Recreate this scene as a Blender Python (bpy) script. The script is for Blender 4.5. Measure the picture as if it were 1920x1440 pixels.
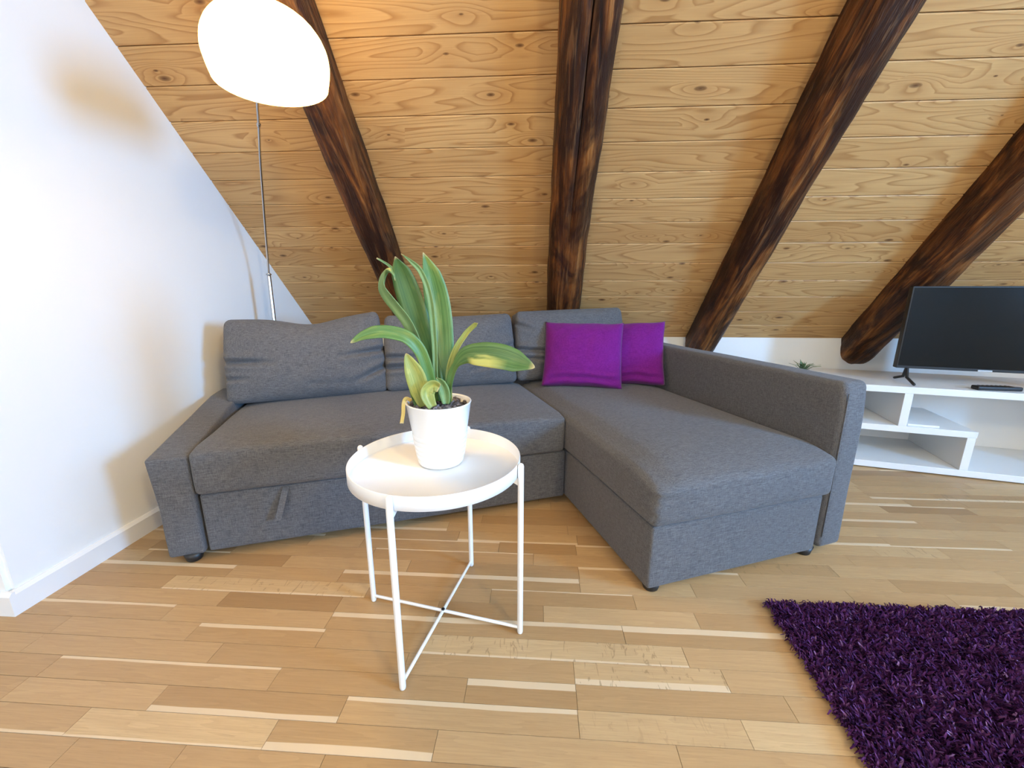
import bpy, bmesh, math, random
import numpy as np
from mathutils import Vector, Matrix, noise as mnoise

random.seed(7)
rng = np.random.default_rng(11)
for o in list(bpy.data.objects):
    bpy.data.objects.remove(o, do_unlink=True)
SC = bpy.context.scene
COL = SC.collection

# ------------------------------------------------------------------ camera, world, light, exposure
F_PX, YAW, PITCH, CAM_Z = 763.46, -0.06062, 0.22863, 0.9329
fw = Vector((math.sin(YAW) * math.cos(PITCH), math.cos(YAW) * math.cos(PITCH), -math.sin(PITCH)))
cd = bpy.data.cameras.new('camera')
cd.sensor_width = 36.0
cd.lens = 36.0 * F_PX / 1920.0
cd.clip_start = 0.02
cam = bpy.data.objects.new('camera', cd)
COL.objects.link(cam)
cam.location = (0, 0, CAM_Z)
cam.rotation_euler = fw.to_track_quat('-Z', 'Y').to_euler()
SC.camera = cam

W = bpy.data.worlds.new('sky')
SC.world = W
W.use_nodes = True
bg = W.node_tree.nodes['Background']
bg.inputs[0].default_value = (0.55, 0.75, 1.0, 1)
bg.inputs[1].default_value = 1.5

# the gable window on the right, outside the frame: daylight comes in through its opening
WIN_X, WIN_Y0, WIN_Y1, WIN_Z0, WIN_Z1 = 3.6, -1.0, -0.15, 0.85, 1.95
ld = bpy.data.lights.new('daylight_and_fill', 'AREA')
ld.shape = 'RECTANGLE'
ld.size = WIN_Z1 - WIN_Z0 - 0.1
ld.size_y = WIN_Y1 - WIN_Y0 - 0.1
ld.energy = 255
ld.color = (0.21, 0.52, 1.0)
lo = bpy.data.objects.new('daylight_and_fill', ld)
COL.objects.link(lo)
lo.location = (WIN_X + 0.1, (WIN_Y0 + WIN_Y1) / 2, (WIN_Z0 + WIN_Z1) / 2)
lo.rotation_euler = (0, math.radians(90), 0)

W2X = -0.9
# unseen window added in the wall behind the camera for soft frontal fill
ld2 = bpy.data.lights.new('daylight_and_fill', 'AREA')
ld2.shape = 'RECTANGLE'
ld2.size = 1.5
ld2.size_y = 1.2
ld2.energy = 40
ld2.color = (1.0, 0.94, 0.86)
lo2 = bpy.data.objects.new('daylight_and_fill', ld2)
COL.objects.link(lo2)
lo2.location = (W2X, -2.85, 1.5)
lo2.rotation_euler = (math.radians(90), 0, 0)

LAMP_STRENGTH = 8.0
DIFFUSER_STRENGTH = 30.0
GLOBE_STRENGTH = 185.0
vs = SC.view_settings
vs.view_transform = 'Standard'
vs.look = 'None'
vs.exposure = 0.0
vs.gamma = 1.0
vs.use_curve_mapping = False
SC.cycles.max_bounces = 7
SC.cycles.diffuse_bounces = 5
SC.cycles.glossy_bounces = 3
SC.cycles.caustics_reflective = False
SC.cycles.caustics_refractive = False
SC.cycles.use_adaptive_sampling = True
SC.cycles.adaptive_threshold = 0.03
SC.cycles.use_denoising = True

# ------------------------------------------------------------------ camera-ray helper (only to read measurements)
RT = Vector((math.cos(YAW), -math.sin(YAW), 0))
UP = RT.cross(fw)


def at(px, py, y):
    """world point seen at photo pixel (px, py) lying at depth y"""
    d = RT * ((px - 960) / F_PX) + UP * (-(py - 720) / F_PX) + fw
    return Vector((0, 0, CAM_Z)) + d * (y / d.y)


# ------------------------------------------------------------------ object helpers
def link(name, me, mat=None, parent=None, smooth=False):
    o = bpy.data.objects.new(name, me)
    COL.objects.link(o)
    if mat is not None:
        me.materials.clear()
        me.materials.append(mat)
    if smooth:
        me.polygons.foreach_set('use_smooth', [True] * len(me.polygons))
    if parent is not None:
        o.parent = parent
    return o


def tag(o, label=None, cat=None, group=None, kind=None):
    if label: o['label'] = label
    if cat: o['category'] = cat
    if group: o['group'] = group
    if kind: o['kind'] = kind
    return o


def empty(name, loc, rz=0.0):
    o = bpy.data.objects.new(name, None)
    o.empty_display_size = 0.05
    COL.objects.link(o)
    o.location = loc
    o.rotation_euler = (0, 0, rz)
    return o


def mesh_pd(name, V, Fc):
    me = bpy.data.meshes.new(name)
    me.from_pydata([tuple(v) for v in V], [], [tuple(f) for f in Fc])
    me.update()
    return me


def bm_mesh(name, bm, recalc=True):
    if recalc:
        bmesh.ops.recalc_face_normals(bm, faces=bm.faces)
    me = bpy.data.meshes.new(name)
    bm.to_mesh(me)
    bm.free()
    return me


def box_bm(bm, x0, x1, y0, y1, z0, z1, bev=0.0, seg=2):
    vs_ = [bm.verts.new(c) for c in ((x0, y0, z0), (x1, y0, z0), (x1, y1, z0), (x0, y1, z0),
                                     (x0, y0, z1), (x1, y0, z1), (x1, y1, z1), (x0, y1, z1))]
    fs = [bm.faces.new([vs_[i] for i in f]) for f in ((0, 3, 2, 1), (4, 5, 6, 7), (0, 1, 5, 4), (1, 2, 6, 5), (2, 3, 7, 6), (3, 0, 4, 7))]
    if bev > 0:
        es = list({e for f in fs for e in f.edges})
        bmesh.ops.bevel(bm, geom=es, offset=bev, segments=seg, affect='EDGES', profile=0.5)


def box(name, x0, x1, y0, y1, z0, z1, mat, parent=None, bev=0.003, seg=2):
    bm = bmesh.new()
    box_bm(bm, x0, x1, y0, y1, z0, z1, bev, seg)
    return link(name, bm_mesh(name, bm), mat, parent)


def prism(name, poly, axis, a0, a1, mat, parent=None, bev=0.0, seg=3):
    """polygon in the two other axes, extruded along axis ('x','y','z')"""
    def P(u, v, a):
        return {'x': (a, u, v), 'y': (u, a, v), 'z': (u, v, a)}[axis]
    bm = bmesh.new()
    lo_ = [bm.verts.new(P(u, v, a0)) for u, v in poly]
    hi_ = [bm.verts.new(P(u, v, a1)) for u, v in poly]
    n = len(poly)
    fs = [bm.faces.new(lo_), bm.faces.new(hi_)]
    for i in range(n):
        fs.append(bm.faces.new((lo_[i], lo_[(i + 1) % n], hi_[(i + 1) % n], hi_[i])))
    bmesh.ops.recalc_face_normals(bm, faces=bm.faces)
    if bev > 0:
        bmesh.ops.bevel(bm, geom=list(bm.edges), offset=bev, segments=seg, affect='EDGES', profile=0.5)
    return link(name, bm_mesh(name, bm), mat, parent)


def tube(name, pts, rad, mat, parent=None, nseg=14, caps='round'):
    """swept round bar; rad a number or a list"""
    pts = [Vector(p) for p in pts]
    rads = [rad] * len(pts) if not hasattr(rad, '__len__') else list(rad)
    if caps == 'round':
        t0 = (pts[0] - pts[1]).normalized()
        t1 = (pts[-1] - pts[-2]).normalized()
        r0, r1 = rads[0], rads[-1]
        pre, post = [], []
        for k in (0.0, 0.35, 0.7):
            a = k * math.pi / 2
            pre.append((pts[0] + t0 * r0 * (math.cos(a) - 1), r0 * math.sin(a) if k else r0 * 0.02))
            post.insert(0, (pts[-1] + t1 * r1 * (math.cos(a) - 1), r1 * math.sin(a) if k else r1 * 0.02))
        body = list(zip(pts, rads))
        body[0] = (pts[0] - t0 * r0 * 1.0, r0)
        body[-1] = (pts[-1] - t1 * r1 * 1.0, r1)
        pre = [(pts[0] + t0 * r0 * (math.cos(k * math.pi / 2) - 1), max(r0 * math.sin(k * math.pi / 2), r0 * 0.02)) for k in (0, 0.33, 0.66)]
        post = [(pts[-1] + t1 * r1 * (math.cos(k * math.pi / 2) - 1), max(r1 * math.sin(k * math.pi / 2), r1 * 0.02)) for k in (0.66, 0.33, 0)]
        body = pre + body + post
    else:
        body = list(zip(pts, rads))
    P = [b[0] for b in body]
    V, Fc = [], []
    nrm = None
    for i, (p, r) in enumerate(body):
        a = P[max(i - 1, 0)]
        b = P[min(i + 1, len(P) - 1)]
        t = (b - a)
        t = t.normalized() if t.length > 1e-9 else Vector((0, 0, 1))
        if nrm is None:
            nrm = t.orthogonal().normalized()
        nrm = (nrm - t * nrm.dot(t))
        nrm = nrm.normalized() if nrm.length > 1e-9 else t.orthogonal().normalized()
        bi = t.cross(nrm)
        for k in range(nseg):
            an = 2 * math.pi * k / nseg
            V.append(p + (nrm * math.cos(an) + bi * math.sin(an)) * r)
    m = len(body)
    for i in range(m - 1):
        for k in range(nseg):
            Fc.append((i * nseg + k, i * nseg + (k + 1) % nseg, (i + 1) * nseg + (k + 1) % nseg, (i + 1) * nseg + k))
    Fc.append(tuple(range(nseg - 1, -1, -1)))
    Fc.append(tuple((m - 1) * nseg + k for k in range(nseg)))
    return link(name, mesh_pd(name, V, Fc), mat, parent, smooth=True)


def lathe(name, prof, mat, parent=None, n=48, closed=False):
    """profile of (r, z) turned round z"""
    V, Fc = [], []
    for r, z in prof:
        for k in range(n):
            a = 2 * math.pi * k / n
            V.append((r * math.cos(a), r * math.sin(a), z))
    m = len(prof)
    rng_ = range(m) if closed else range(m - 1)
    for i in rng_:
        j = (i + 1) % m
        for k in range(n):
            Fc.append((i * n + k, i * n + (k + 1) % n, j * n + (k + 1) % n, j * n + k))
    me = mesh_pd(name, V, Fc)
    bm = bmesh.new()
    bm.from_mesh(me)
    bmesh.ops.remove_doubles(bm, verts=bm.verts, dist=1e-6)
    bmesh.ops.recalc_face_normals(bm, faces=bm.faces)
    bm.to_mesh(me)
    bm.free()
    return link(name, me, mat, parent, smooth=True)


def soft_box_me(name, hx, hy, hz, r, n=(16, 8, 8), arc=5, disp=None):
    """box with rounded edges as an even grid, centred at 0; disp(p)->p shapes it"""
    def axis(h, n_):
        a = [-h + r * (1 - math.cos(math.pi / 2 * k / arc) if False else math.tan(math.pi / 4 * k / arc) * 1.0) for k in range(arc)] if r > 0 else [-h]
        core = [(-h + r) + (2 * h - 2 * r) * k / n_ for k in range(n_ + 1)]
        b = [-c for c in reversed(a)]
        return a + core + b
    AX = [axis(h, n_) for h, n_ in zip((hx, hy, hz), n)]
    H = (hx, hy, hz)
    L = [len(a) for a in AX]
    idx, V, Fc = {}, [], []

    def vert(i, j, k):
        key = (i, j, k)
        if key in idx:
            return idx[key]
        p = Vector((AX[0][i], AX[1][j], AX[2][k]))
        c = Vector([max(-h + r, min(h - r, x)) for x, h in zip(p, H)])
        d = p - c
        if d.length > 1e-9:
            p = c + d.normalized() * r
        if disp:
            p = Vector(disp(p))
        idx[key] = len(V)
        V.append(p)
        return idx[key]
    for ax in range(3):
        o1, o2 = [a for a in range(3) if a != ax]
        for end in (0, L[ax] - 1):
            for a in range(L[o1] - 1):
                for b in range(L[o2] - 1):
                    q = []
                    for da, db in ((0, 0), (1, 0), (1, 1), (0, 1)):
                        ijk = [0, 0, 0]
                        ijk[ax] = end
                        ijk[o1] = a + da
                        ijk[o2] = b + db
                        q.append(vert(*ijk))
                    Fc.append(q)
    me = mesh_pd(name, V, Fc)
    bm = bmesh.new()
    bm.from_mesh(me)
    bmesh.ops.recalc_face_normals(bm, faces=bm.faces)
    bm.to_mesh(me)
    bm.free()
    return me


def nz(x, y, z=0.0):
    return mnoise.noise(Vector((x, y, z)))


def crease(x, z, ax, az, bx, bz, w, depth):
    """soft valley along the segment a-b on a face, fading at its ends"""
    dx, dz = bx - ax, bz - az
    L2 = dx * dx + dz * dz
    t = ((x - ax) * dx + (z - az) * dz) / L2
    tc = max(0, min(1, t))
    px, pz = ax + dx * tc, az + dz * tc
    d = math.hypot(x - px, z - pz)
    fade = max(0.0, min(1.0, 1.15 - tc))
    return -depth * fade * (math.exp(-(d / w) ** 2) - 0.45 * math.exp(-((d - 2.0 * w) / (1.3 * w)) ** 2))


def under(o, p):
    """make a part the piece of another, unrotated, part"""
    o.location = Vector(o.location) - Vector(p.location)
    o.parent = p
    return o


# ------------------------------------------------------------------ materials
class NB:
    def __init__(self, name):
        self.m = bpy.data.materials.new(name)
        self.m.use_nodes = True
        self.t = self.m.node_tree
        self.b = self.t.nodes['Principled BSDF']

    def n(self, typ, **kw):
        nd = self.t.nodes.new(typ)
        for k, v in kw.items():
            if k == 'inp':
                for i, val in v.items():
                    if isinstance(val, bpy.types.NodeSocket):
                        self.t.links.new(val, nd.inputs[i])
                    else:
                        nd.inputs[i].default_value = val
            else:
                setattr(nd, k, v)
        return nd

    def l(self, a, b):
        self.t.links.new(a, b)

    def math(self, op, a, b=None, c=None, clamp=False):
        nd = self.n('ShaderNodeMath', operation=op, use_clamp=clamp)
        for i, v in enumerate((a, b, c)):
            if v is None: continue
            if isinstance(v, bpy.types.NodeSocket): self.l(v, nd.inputs[i])
            else: nd.inputs[i].default_value = v
        return nd.outputs[0]

    def ramp(self, fac, stops, interp='LINEAR'):
        nd = self.n('ShaderNodeValToRGB')
        nd.color_ramp.interpolation = interp
        el = nd.color_ramp.elements
        while len(el) > 1: el.remove(el[-1])
        el[0].position = stops[0][0]
        el[0].color = stops[0][1] if len(stops[0][1]) == 4 else (*stops[0][1], 1)
        for pos, c in stops[1:]:
            e = el.new(pos)
            e.color = c if len(c) == 4 else (*c, 1)
        self.l(fac, nd.inputs[0])
        return nd.outputs[0]

    def mix(self, fac, a, b, blend='MIX'):
        nd = self.n('ShaderNodeMix', data_type='RGBA', blend_type=blend)
        for sock, v in ((nd.inputs[0], fac), (nd.inputs[6], a), (nd.inputs[7], b)):
            if isinstance(v, bpy.types.NodeSocket): self.l(v, sock)
            elif hasattr(v, '__len__'): sock.default_value = (*v, 1) if len(v) == 3 else v
            else: sock.default_value = v
        return nd.outputs[2]

    def mapping(self, src, scale=(1, 1, 1), loc=(0, 0, 0), rot=(0, 0, 0)):
        nd = self.n('ShaderNodeMapping')
        self.l(src, nd.inputs[0])
        nd.inputs[1].default_value = loc
        nd.inputs[2].default_value = rot
        nd.inputs[3].default_value = scale
        return nd.outputs[0]

    def noise(self, vec, scale=5, detail=3, rough=0.5, dist=0.0, dim='3D'):
        nd = self.n('ShaderNodeTexNoise')
        self.l(vec, nd.inputs['Vector'])
        nd.inputs['Scale'].default_value = scale
        nd.inputs['Detail'].default_value = detail
        nd.inputs['Roughness'].default_value = rough
        nd.inputs['Distortion'].default_value = dist
        return nd.outputs[0]

    def bump(self, h, strength=0.3, dist=0.002):
        nd = self.n('ShaderNodeBump')
        nd.inputs['Strength'].default_value = strength
        nd.inputs['Distance'].default_value = dist
        self.l(h, nd.inputs['Height'])
        self.l(nd.outputs[0], self.b.inputs['Normal'])

    def col(self, c):
        if isinstance(c, bpy.types.NodeSocket): self.l(c, self.b.inputs['Base Color'])
        else: self.b.inputs['Base Color'].default_value = (*c, 1)

    def set(self, **kw):
        for k, v in kw.items():
            self.b.inputs[k.replace('_', ' ')].default_value = v
        return self.m


def plain(name, c, rough=0.5, metal=0.0, spec=0.5):
    b = NB(name)
    b.col(c)
    return b.set(Roughness=rough, Metallic=metal, Specular_IOR_Level=spec)


def m_plaster(name, c):
    b = NB(name)
    tc = b.n('ShaderNodeNewGeometry').outputs['Position']
    n1 = b.noise(tc, 1.6, 4, 0.5)
    n2 = b.noise(tc, 90, 3, 0.6)
    b.col(b.mix(b.math('MULTIPLY', n1, 0.25), c, tuple(x * 0.93 for x in c)))
    b.bump(b.math('ADD', b.math('MULTIPLY', b.noise(tc, 7, 2), 3.0), n2), 0.12, 0.002)
    return b.set(Roughness=0.85, Specular_IOR_Level=0.25)


def m_pine():
    b = NB('pine_board')
    tc = b.n('ShaderNodeTexCoord').outputs['Object']
    oi = b.n('ShaderNodeObjectInfo')
    off = b.n('ShaderNodeCombineXYZ', inp={0: b.math('MULTIPLY', oi.outputs['Random'], 37.0), 1: b.math('MULTIPLY', oi.outputs['Random'], 91.0), 2: b.math('MULTIPLY', oi.outputs['Random'], 53.0)})
    add = b.n('ShaderNodeVectorMath', operation='ADD')
    b.l(tc, add.inputs[0])
    b.l(off.outputs[0], add.inputs[1])
    v = add.outputs[0]
    # knots
    vor = b.n('ShaderNodeTexVoronoi', feature='F1', voronoi_dimensions='2D')
    wob = b.n('ShaderNodeTexNoise', inp={'Scale': 14.0, 'Detail': 1.0})
    b.l(v, wob.inputs['Vector'])
    b.l(b.mapping(v, (3.6, 9.5, 0.0)), vor.inputs['Vector'])
    vor.inputs['Scale'].default_value = 1.0
    vor.inputs['Randomness'].default_value = 1.0
    kd = vor.outputs['Distance']
    sel = b.math('GREATER_THAN', b.n('ShaderNodeSeparateColor', inp={0: vor.outputs['Color']}).outputs[0], 0.50)
    kdn = b.math('ADD', kd, b.math('MULTIPLY', b.math('SUBTRACT', wob.outputs[0], 0.5), 0.05))
    ksz = b.math('MULTIPLY_ADD', b.n('ShaderNodeSeparateColor', inp={0: vor.outputs['Color']}).outputs[1], 0.075, 0.022)
    knot = b.math('MULTIPLY', b.math('SUBTRACT', 1.0, b.math('DIVIDE', kdn, ksz), clamp=True), sel)
    halo = b.math('MULTIPLY', b.math('SUBTRACT', 1.0, b.math('DIVIDE', kd, 0.40), clamp=True), sel)
    # cathedral grain: contour lines of a long soft field, pushed aside by the knots
    field = b.noise(b.mapping(v, (0.9, 9.0, 1.0)), 1.0, 1.5, 0.45)
    field = b.math('ADD', field, b.math('MULTIPLY', halo, 0.13))
    saw = b.math('FRACT', b.math('MULTIPLY', field, 17.0))
    late = b.ramp(saw, [(0.0, (0, 0, 0)), (0.62, (0.25, 0.25, 0.25)), (0.90, (1, 1, 1)), (0.97, (0.1, 0.1, 0.1)), (1.0, (0, 0, 0))])
    fib = b.noise(b.mapping(v, (6, 260, 1)), 1.0, 3, 0.6)
    big = b.noise(b.mapping(v, (1.1, 3.5, 1)), 1.0, 2, 0.5)
    base = b.mix(oi.outputs['Random'], (0.57, 0.330, 0.125), (0.71, 0.450, 0.190))
    base = b.mix(b.math('MULTIPLY', big, 0.55), base, (0.54, 0.315, 0.125))
    c = b.mix(b.math('MULTIPLY', late, 0.72), base, (0.32, 0.138, 0.036))
    c = b.mix(b.math('MULTIPLY', b.math('SUBTRACT', fib, 0.38, clamp=True), 1.1), c, (0.42, 0.22, 0.085))
    c = b.mix(b.math('MULTIPLY', halo, 0.25), c, (0.40, 0.19, 0.06))
    c = b.mix(b.math('POWER', knot, 0.5), c, (0.115, 0.045, 0.015))
    b.col(c)
    b.bump(b.math('ADD', fib, late), 0.12, 0.001)
    return b.set(Roughness=0.5, Specular_IOR_Level=0.35)


def m_old_beam():
    b = NB('old_dark_beam')
    tc = b.n('ShaderNodeTexCoord').outputs['Object']
    oi = b.n('ShaderNodeObjectInfo')
    off = b.n('ShaderNodeCombineXYZ', inp={0: b.math('MULTIPLY', oi.outputs['Random'], 17.0), 1: b.math('MULTIPLY', oi.outputs['Random'], 41.0), 2: 0.0})
    add = b.n('ShaderNodeVectorMath', operation='ADD')
    b.l(tc, add.inputs[0])
    b.l(off.outputs[0], add.inputs[1])
    v = add.outputs[0]
    wob = b.noise(b.mapping(v, (9, 3.2, 9)), 1.0, 3, 0.55, 1.0)
    g1 = b.noise(b.mapping(v, (16, 1.5, 16)), 1.0, 4, 0.62, 1.6)
    g2 = b.noise(b.mapping(v, (70, 4.0, 70)), 1.0, 3, 0.65, 0.8)
    c = b.ramp(g1, [(0.30, (0.014, 0.005, 0.003)), (0.44, (0.060, 0.019, 0.007)), (0.56, (0.165, 0.055, 0.013)), (0.70, (0.32, 0.130, 0.034))])
    c = b.mix(b.ramp(wob, [(0.44, (0, 0, 0)), (0.60, (0.9, 0.9, 0.9))]), c, (0.026, 0.010, 0.006))
    c = b.mix(b.math('MULTIPLY', b.math('SUBTRACT', g2, 0.54, clamp=True), 3.0, clamp=True), c, (0.24, 0.12, 0.052))
    b.col(c)
    b.bump(b.math('ADD', b.math('MULTIPLY', g1, 1.2), b.math('MULTIPLY', g2, 1.4)), 0.9, 0.008)
    return b.set(Roughness=0.45, Specular_IOR_Level=0.28)


def m_oak(island=False):
    b = NB('oak_strip_far' if island else 'oak_strip')
    pos = b.n('ShaderNodeNewGeometry')
    tc = b.n('ShaderNodeTexCoord').outputs['Object']
    oi = b.n('ShaderNodeObjectInfo')
    rnd = pos.outputs['Random Per Island'] if island else oi.outputs['Random']
    off = b.n('ShaderNodeCombineXYZ', inp={0: b.math('MULTIPLY', rnd, 37.0), 1: b.math('MULTIPLY', rnd, 91.0), 2: 0.0})
    add = b.n('ShaderNodeVectorMath', operation='ADD')
    b.l(pos.outputs['Position'], add.inputs[0])
    b.l(off.outputs[0], add.inputs[1])
    v = add.outputs[0]
    if island:
        tone, sap, fleck = rnd, 0.0, 0.0
    else:
        sc = b.n('ShaderNodeSeparateColor', inp={0: oi.outputs['Color']})
        tone, sap, fleck = sc.outputs[0], sc.outputs[1], sc.outputs[2]
    fld = b.noise(b.mapping(v, (2.2, 26, 1)), 1.0, 2, 0.5, 0.4)
    saw = b.math('FRACT', b.math('MULTIPLY', fld, 7.0))
    fib = b.noise(b.mapping(v, (9, 300, 1)), 1.0, 3, 0.6)
    pore = b.noise(b.mapping(v, (26, 520, 1)), 1.0, 2, 0.6)
    base = b.ramp(tone, [(0.0, (0.33, 0.190, 0.081)), (0.35, (0.44, 0.272, 0.124)), (0.65, (0.53, 0.345, 0.167)), (1.0, (0.66, 0.475, 0.255))])
    c = b.mix(b.math('MULTIPLY', saw, 0.30), base, b.mix(0.5, base, (0.22, 0.115, 0.05)))
    c = b.mix(b.math('MULTIPLY', b.math('SUBTRACT', fib, 0.42, clamp=True), 1.1, clamp=True), c, b.mix(0.55, base, (0.20, 0.10, 0.045)))
    c = b.mix(b.math('MULTIPLY', b.math('SUBTRACT', pore, 0.58, clamp=True), 1.6, clamp=True), c, (0.20, 0.11, 0.055))
    if not island:
        # pale sapwood along one edge of some strips
        sy = b.n('ShaderNodeSeparateXYZ', inp={0: tc}).outputs[1]
        wav = b.noise(b.mapping(v, (2.5, 1, 1)), 1.0, 2, 0.5)
        edge = b.math('ADD', b.math('MULTIPLY', b.math('SUBTRACT', sap, 0.5), 0.064), b.math('MULTIPLY', b.math('SUBTRACT', wav, 0.5), 0.016))
        m_ = b.math('MULTIPLY', b.math('MULTIPLY', b.math('SUBTRACT', edge, b.math('MULTIPLY', sy, -1.0)), 700.0, clamp=True), b.math('GREATER_THAN', sap, 0.02))
        c = b.mix(b.math('MULTIPLY', m_, 0.85), c, (0.72, 0.56, 0.365))
        # medullary flecks
        fl = b.noise(b.mapping(v, (55, 14, 1), rot=(0, 0, 0.4)), 1.0, 2, 0.55, 1.2)
        flm = b.ramp(fl, [(0.60, (0, 0, 0)), (0.635, (1, 1, 1)), (0.66, (1, 1, 1)), (0.70, (0, 0, 0))])
        c = b.mix(b.math('MULTIPLY', b.math('MULTIPLY', flm, fleck), 0.6), c, (0.29, 0.185, 0.085))
    b.col(c)
    b.bump(b.math('ADD', fib, b.math('MULTIPLY', pore, 0.6)), 0.06, 0.001)
    return b.set(Roughness=0.42, Specular_IOR_Level=0.4)


def m_fabric(name, dark, light, scale=1.0, bumpd=0.0012):
    b = NB(name)
    tc = b.n('ShaderNodeTexCoord').outputs['Object']
    # melange of threads running both ways
    a1 = b.noise(b.mapping(tc, (600 * scale, 600 * scale, 60 * scale)), 1.0, 3, 0.6)
    a2 = b.noise(b.mapping(tc, (600 * scale, 60 * scale, 600 * scale)), 1.0, 3, 0.6)
    a3 = b.noise(b.mapping(tc, (40 * scale, 600 * scale, 600 * scale)), 1.0, 3, 0.6)
    s = b.math('ADD', b.math('ADD', b.math('MULTIPLY', a1, 0.30), b.math('MULTIPLY', a2, 0.28)), b.math('MULTIPLY', a3, 0.42))
    fac = b.ramp(s, [(0.40, (0, 0, 0)), (0.60, (1, 1, 1))])
    big = b.noise(tc, 4.0, 2)
    c = b.mix(fac, dark, light)
    c = b.mix(b.math('MULTIPLY', big, 0.20), c, dark)
    b.col(c)
    b.bump(s, 0.45, bumpd)
    b.b.inputs['Sheen Weight'].default_value = 0.12
    b.b.inputs['Sheen Roughness'].default_value = 0.5
    return b.set(Roughness=0.92, Specular_IOR_Level=0.15)


def m_leaf(name, g0, g1, ymix=0.25, yel=(0.52, 0.47, 0.10), patch=False):
    b = NB(name)
    uv = b.n('ShaderNodeUVMap').outputs[0]
    oi = b.n('ShaderNodeObjectInfo')
    s = b.n('ShaderNodeSeparateXYZ', inp={0: uv})
    across, along = s.outputs[0], s.outputs[1]
    add = b.n('ShaderNodeVectorMath', operation='ADD')
    b.l(uv, add.inputs[0])
    b.l(b.n('ShaderNodeCombineXYZ', inp={0: b.math('MULTIPLY', oi.outputs['Random'], 20.0)}).outputs[0], add.inputs[1])
    v = add.outputs[0]
    st = b.noise(b.mapping(v, (46, 0.9, 1)), 1.0, 3, 0.6)
    bl = b.noise(b.mapping(v, (2.2, 2.6, 1)), 1.0, 3, 0.55)
    c = b.mix(b.ramp(st, [(0.35, (0, 0, 0)), (0.65, (1, 1, 1))]), g0, g1)
    c = b.mix(b.math('MULTIPLY', b.ramp(bl, [(0.52, (0, 0, 0)), (0.66, (1, 1, 1))]), ymix), c, yel)
    if patch:
        pa_ = b.math('MULTIPLY', b.ramp(along, [(0.42, (0, 0, 0)), (0.50, (1, 1, 1)), (0.64, (1, 1, 1)), (0.78, (0, 0, 0))]), b.ramp(b.math('ADD', across, b.math('MULTIPLY', b.math('SUBTRACT', bl, 0.5), 0.9)), [(0.56, (0, 0, 0)), (0.70, (1, 1, 1))]))
        c = b.mix(b.math('MULTIPLY', pa_, 0.85), c, (0.60, 0.55, 0.14))
    tip = b.ramp(along, [(0.93, (0, 0, 0)), (0.985, (1, 1, 1))])
    c = b.mix(b.math('MULTIPLY', tip, 0.8), c, (0.55, 0.42, 0.20))
    b.col(c)
    b.bump(st, 0.25, 0.001)
    b.b.inputs['Subsurface Weight'].default_value = 0.0
    return b.set(Roughness=0.42, Specular_IOR_Level=0.45)


M = {}
M['wall'] = m_plaster('white_plaster', (0.86, 0.86, 0.84))
M['white_paint'] = plain('white_paint', (0.84, 0.84, 0.83), 0.45)
M['pine'] = m_pine()
M['beam'] = m_old_beam()
M['oak'] = m_oak()
M['oak_far'] = m_oak(True)
M['underfloor'] = plain('floor_joint', (0.13, 0.08, 0.045), 0.8)
M['roof_gap'] = plain('roof_joint', (0.16, 0.085, 0.035), 0.8)
M['grey'] = m_fabric('grey_fabric', (0.062, 0.062, 0.066), (0.170, 0.169, 0.178))
M['purple'] = m_fabric('purple_fabric', (0.120, 0.006, 0.140), (0.205, 0.016, 0.235), 0.8, 0.0006)
M['black'] = plain('black_plastic', (0.012, 0.012, 0.013), 0.45)
M['powder'] = plain('white_powder_coat', (0.86, 0.86, 0.85), 0.38)
M['foil'] = plain('white_foil', (0.80, 0.80, 0.79), 0.35)
M['ceramic'] = plain('white_ceramic', (0.86, 0.86, 0.85), 0.25)
M['chrome'] = plain('brushed_steel', (0.62, 0.62, 0.62), 0.22, 1.0)
M['screw'] = plain('dark_screw', (0.02, 0.02, 0.02), 0.4, 0.6)
M['soil'] = plain('dark_soil', (0.03, 0.022, 0.016), 0.95)


def m_pebble():
    b = NB('grey_pebble')
    r = b.n('ShaderNodeNewGeometry').outputs['Random Per Island']
    b.col(b.ramp(r, [(0.0, (0.035, 0.032, 0.035)), (0.6, (0.10, 0.09, 0.10)), (1.0, (0.26, 0.24, 0.28))]))
    return b.set(Roughness=0.7)


M['pebble'] = m_pebble()


def m_pile():
    b = NB('purple_shag')
    r = b.n('ShaderNodeNewGeometry').outputs['Random Per Island']
    b.col(b.ramp(r, [(0.0, (0.020, 0.004, 0.026)), (0.55, (0.052, 0.010, 0.062)), (0.86, (0.085, 0.024, 0.100)), (0.95, (0.12, 0.045, 0.14)), (1.0, (0.24, 0.13, 0.27))]))
    return b.set(Roughness=0.85, Specular_IOR_Level=0.12)


M['pile'] = m_pile()
M['rug_back'] = plain('rug_backing', (0.025, 0.006, 0.03), 0.95)


def m_screen():
    b = NB('tv_screen')
    b.col((0.006, 0.007, 0.008))
    return b.set(Roughness=0.16, Specular_IOR_Level=0.22)


M['screen'] = m_screen()


def m_shade(name, strength):
    b = NB(name)
    b.col((0.9, 0.86, 0.78))
    b.b.inputs['Emission Color'].default_value = (1.0, 0.59, 0.13, 1)
    b.b.inputs['Emission Strength'].default_value = strength
    return b.set(Roughness=0.4)


M['shade'] = m_shade('lit_lamp_shade', LAMP_STRENGTH)
M['diffuser'] = m_shade('lit_diffuser', DIFFUSER_STRENGTH)


def m_globe():  # glow of the added fill lamp
    b = NB('fill_globe')
    b.col((0.9, 0.88, 0.82))
    b.b.inputs['Emission Color'].default_value = (1.0, 0.78, 0.40, 1)
    b.b.inputs['Emission Strength'].default_value = GLOBE_STRENGTH
    return b.set(Roughness=0.4)


M['globe'] = m_globe()

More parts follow.
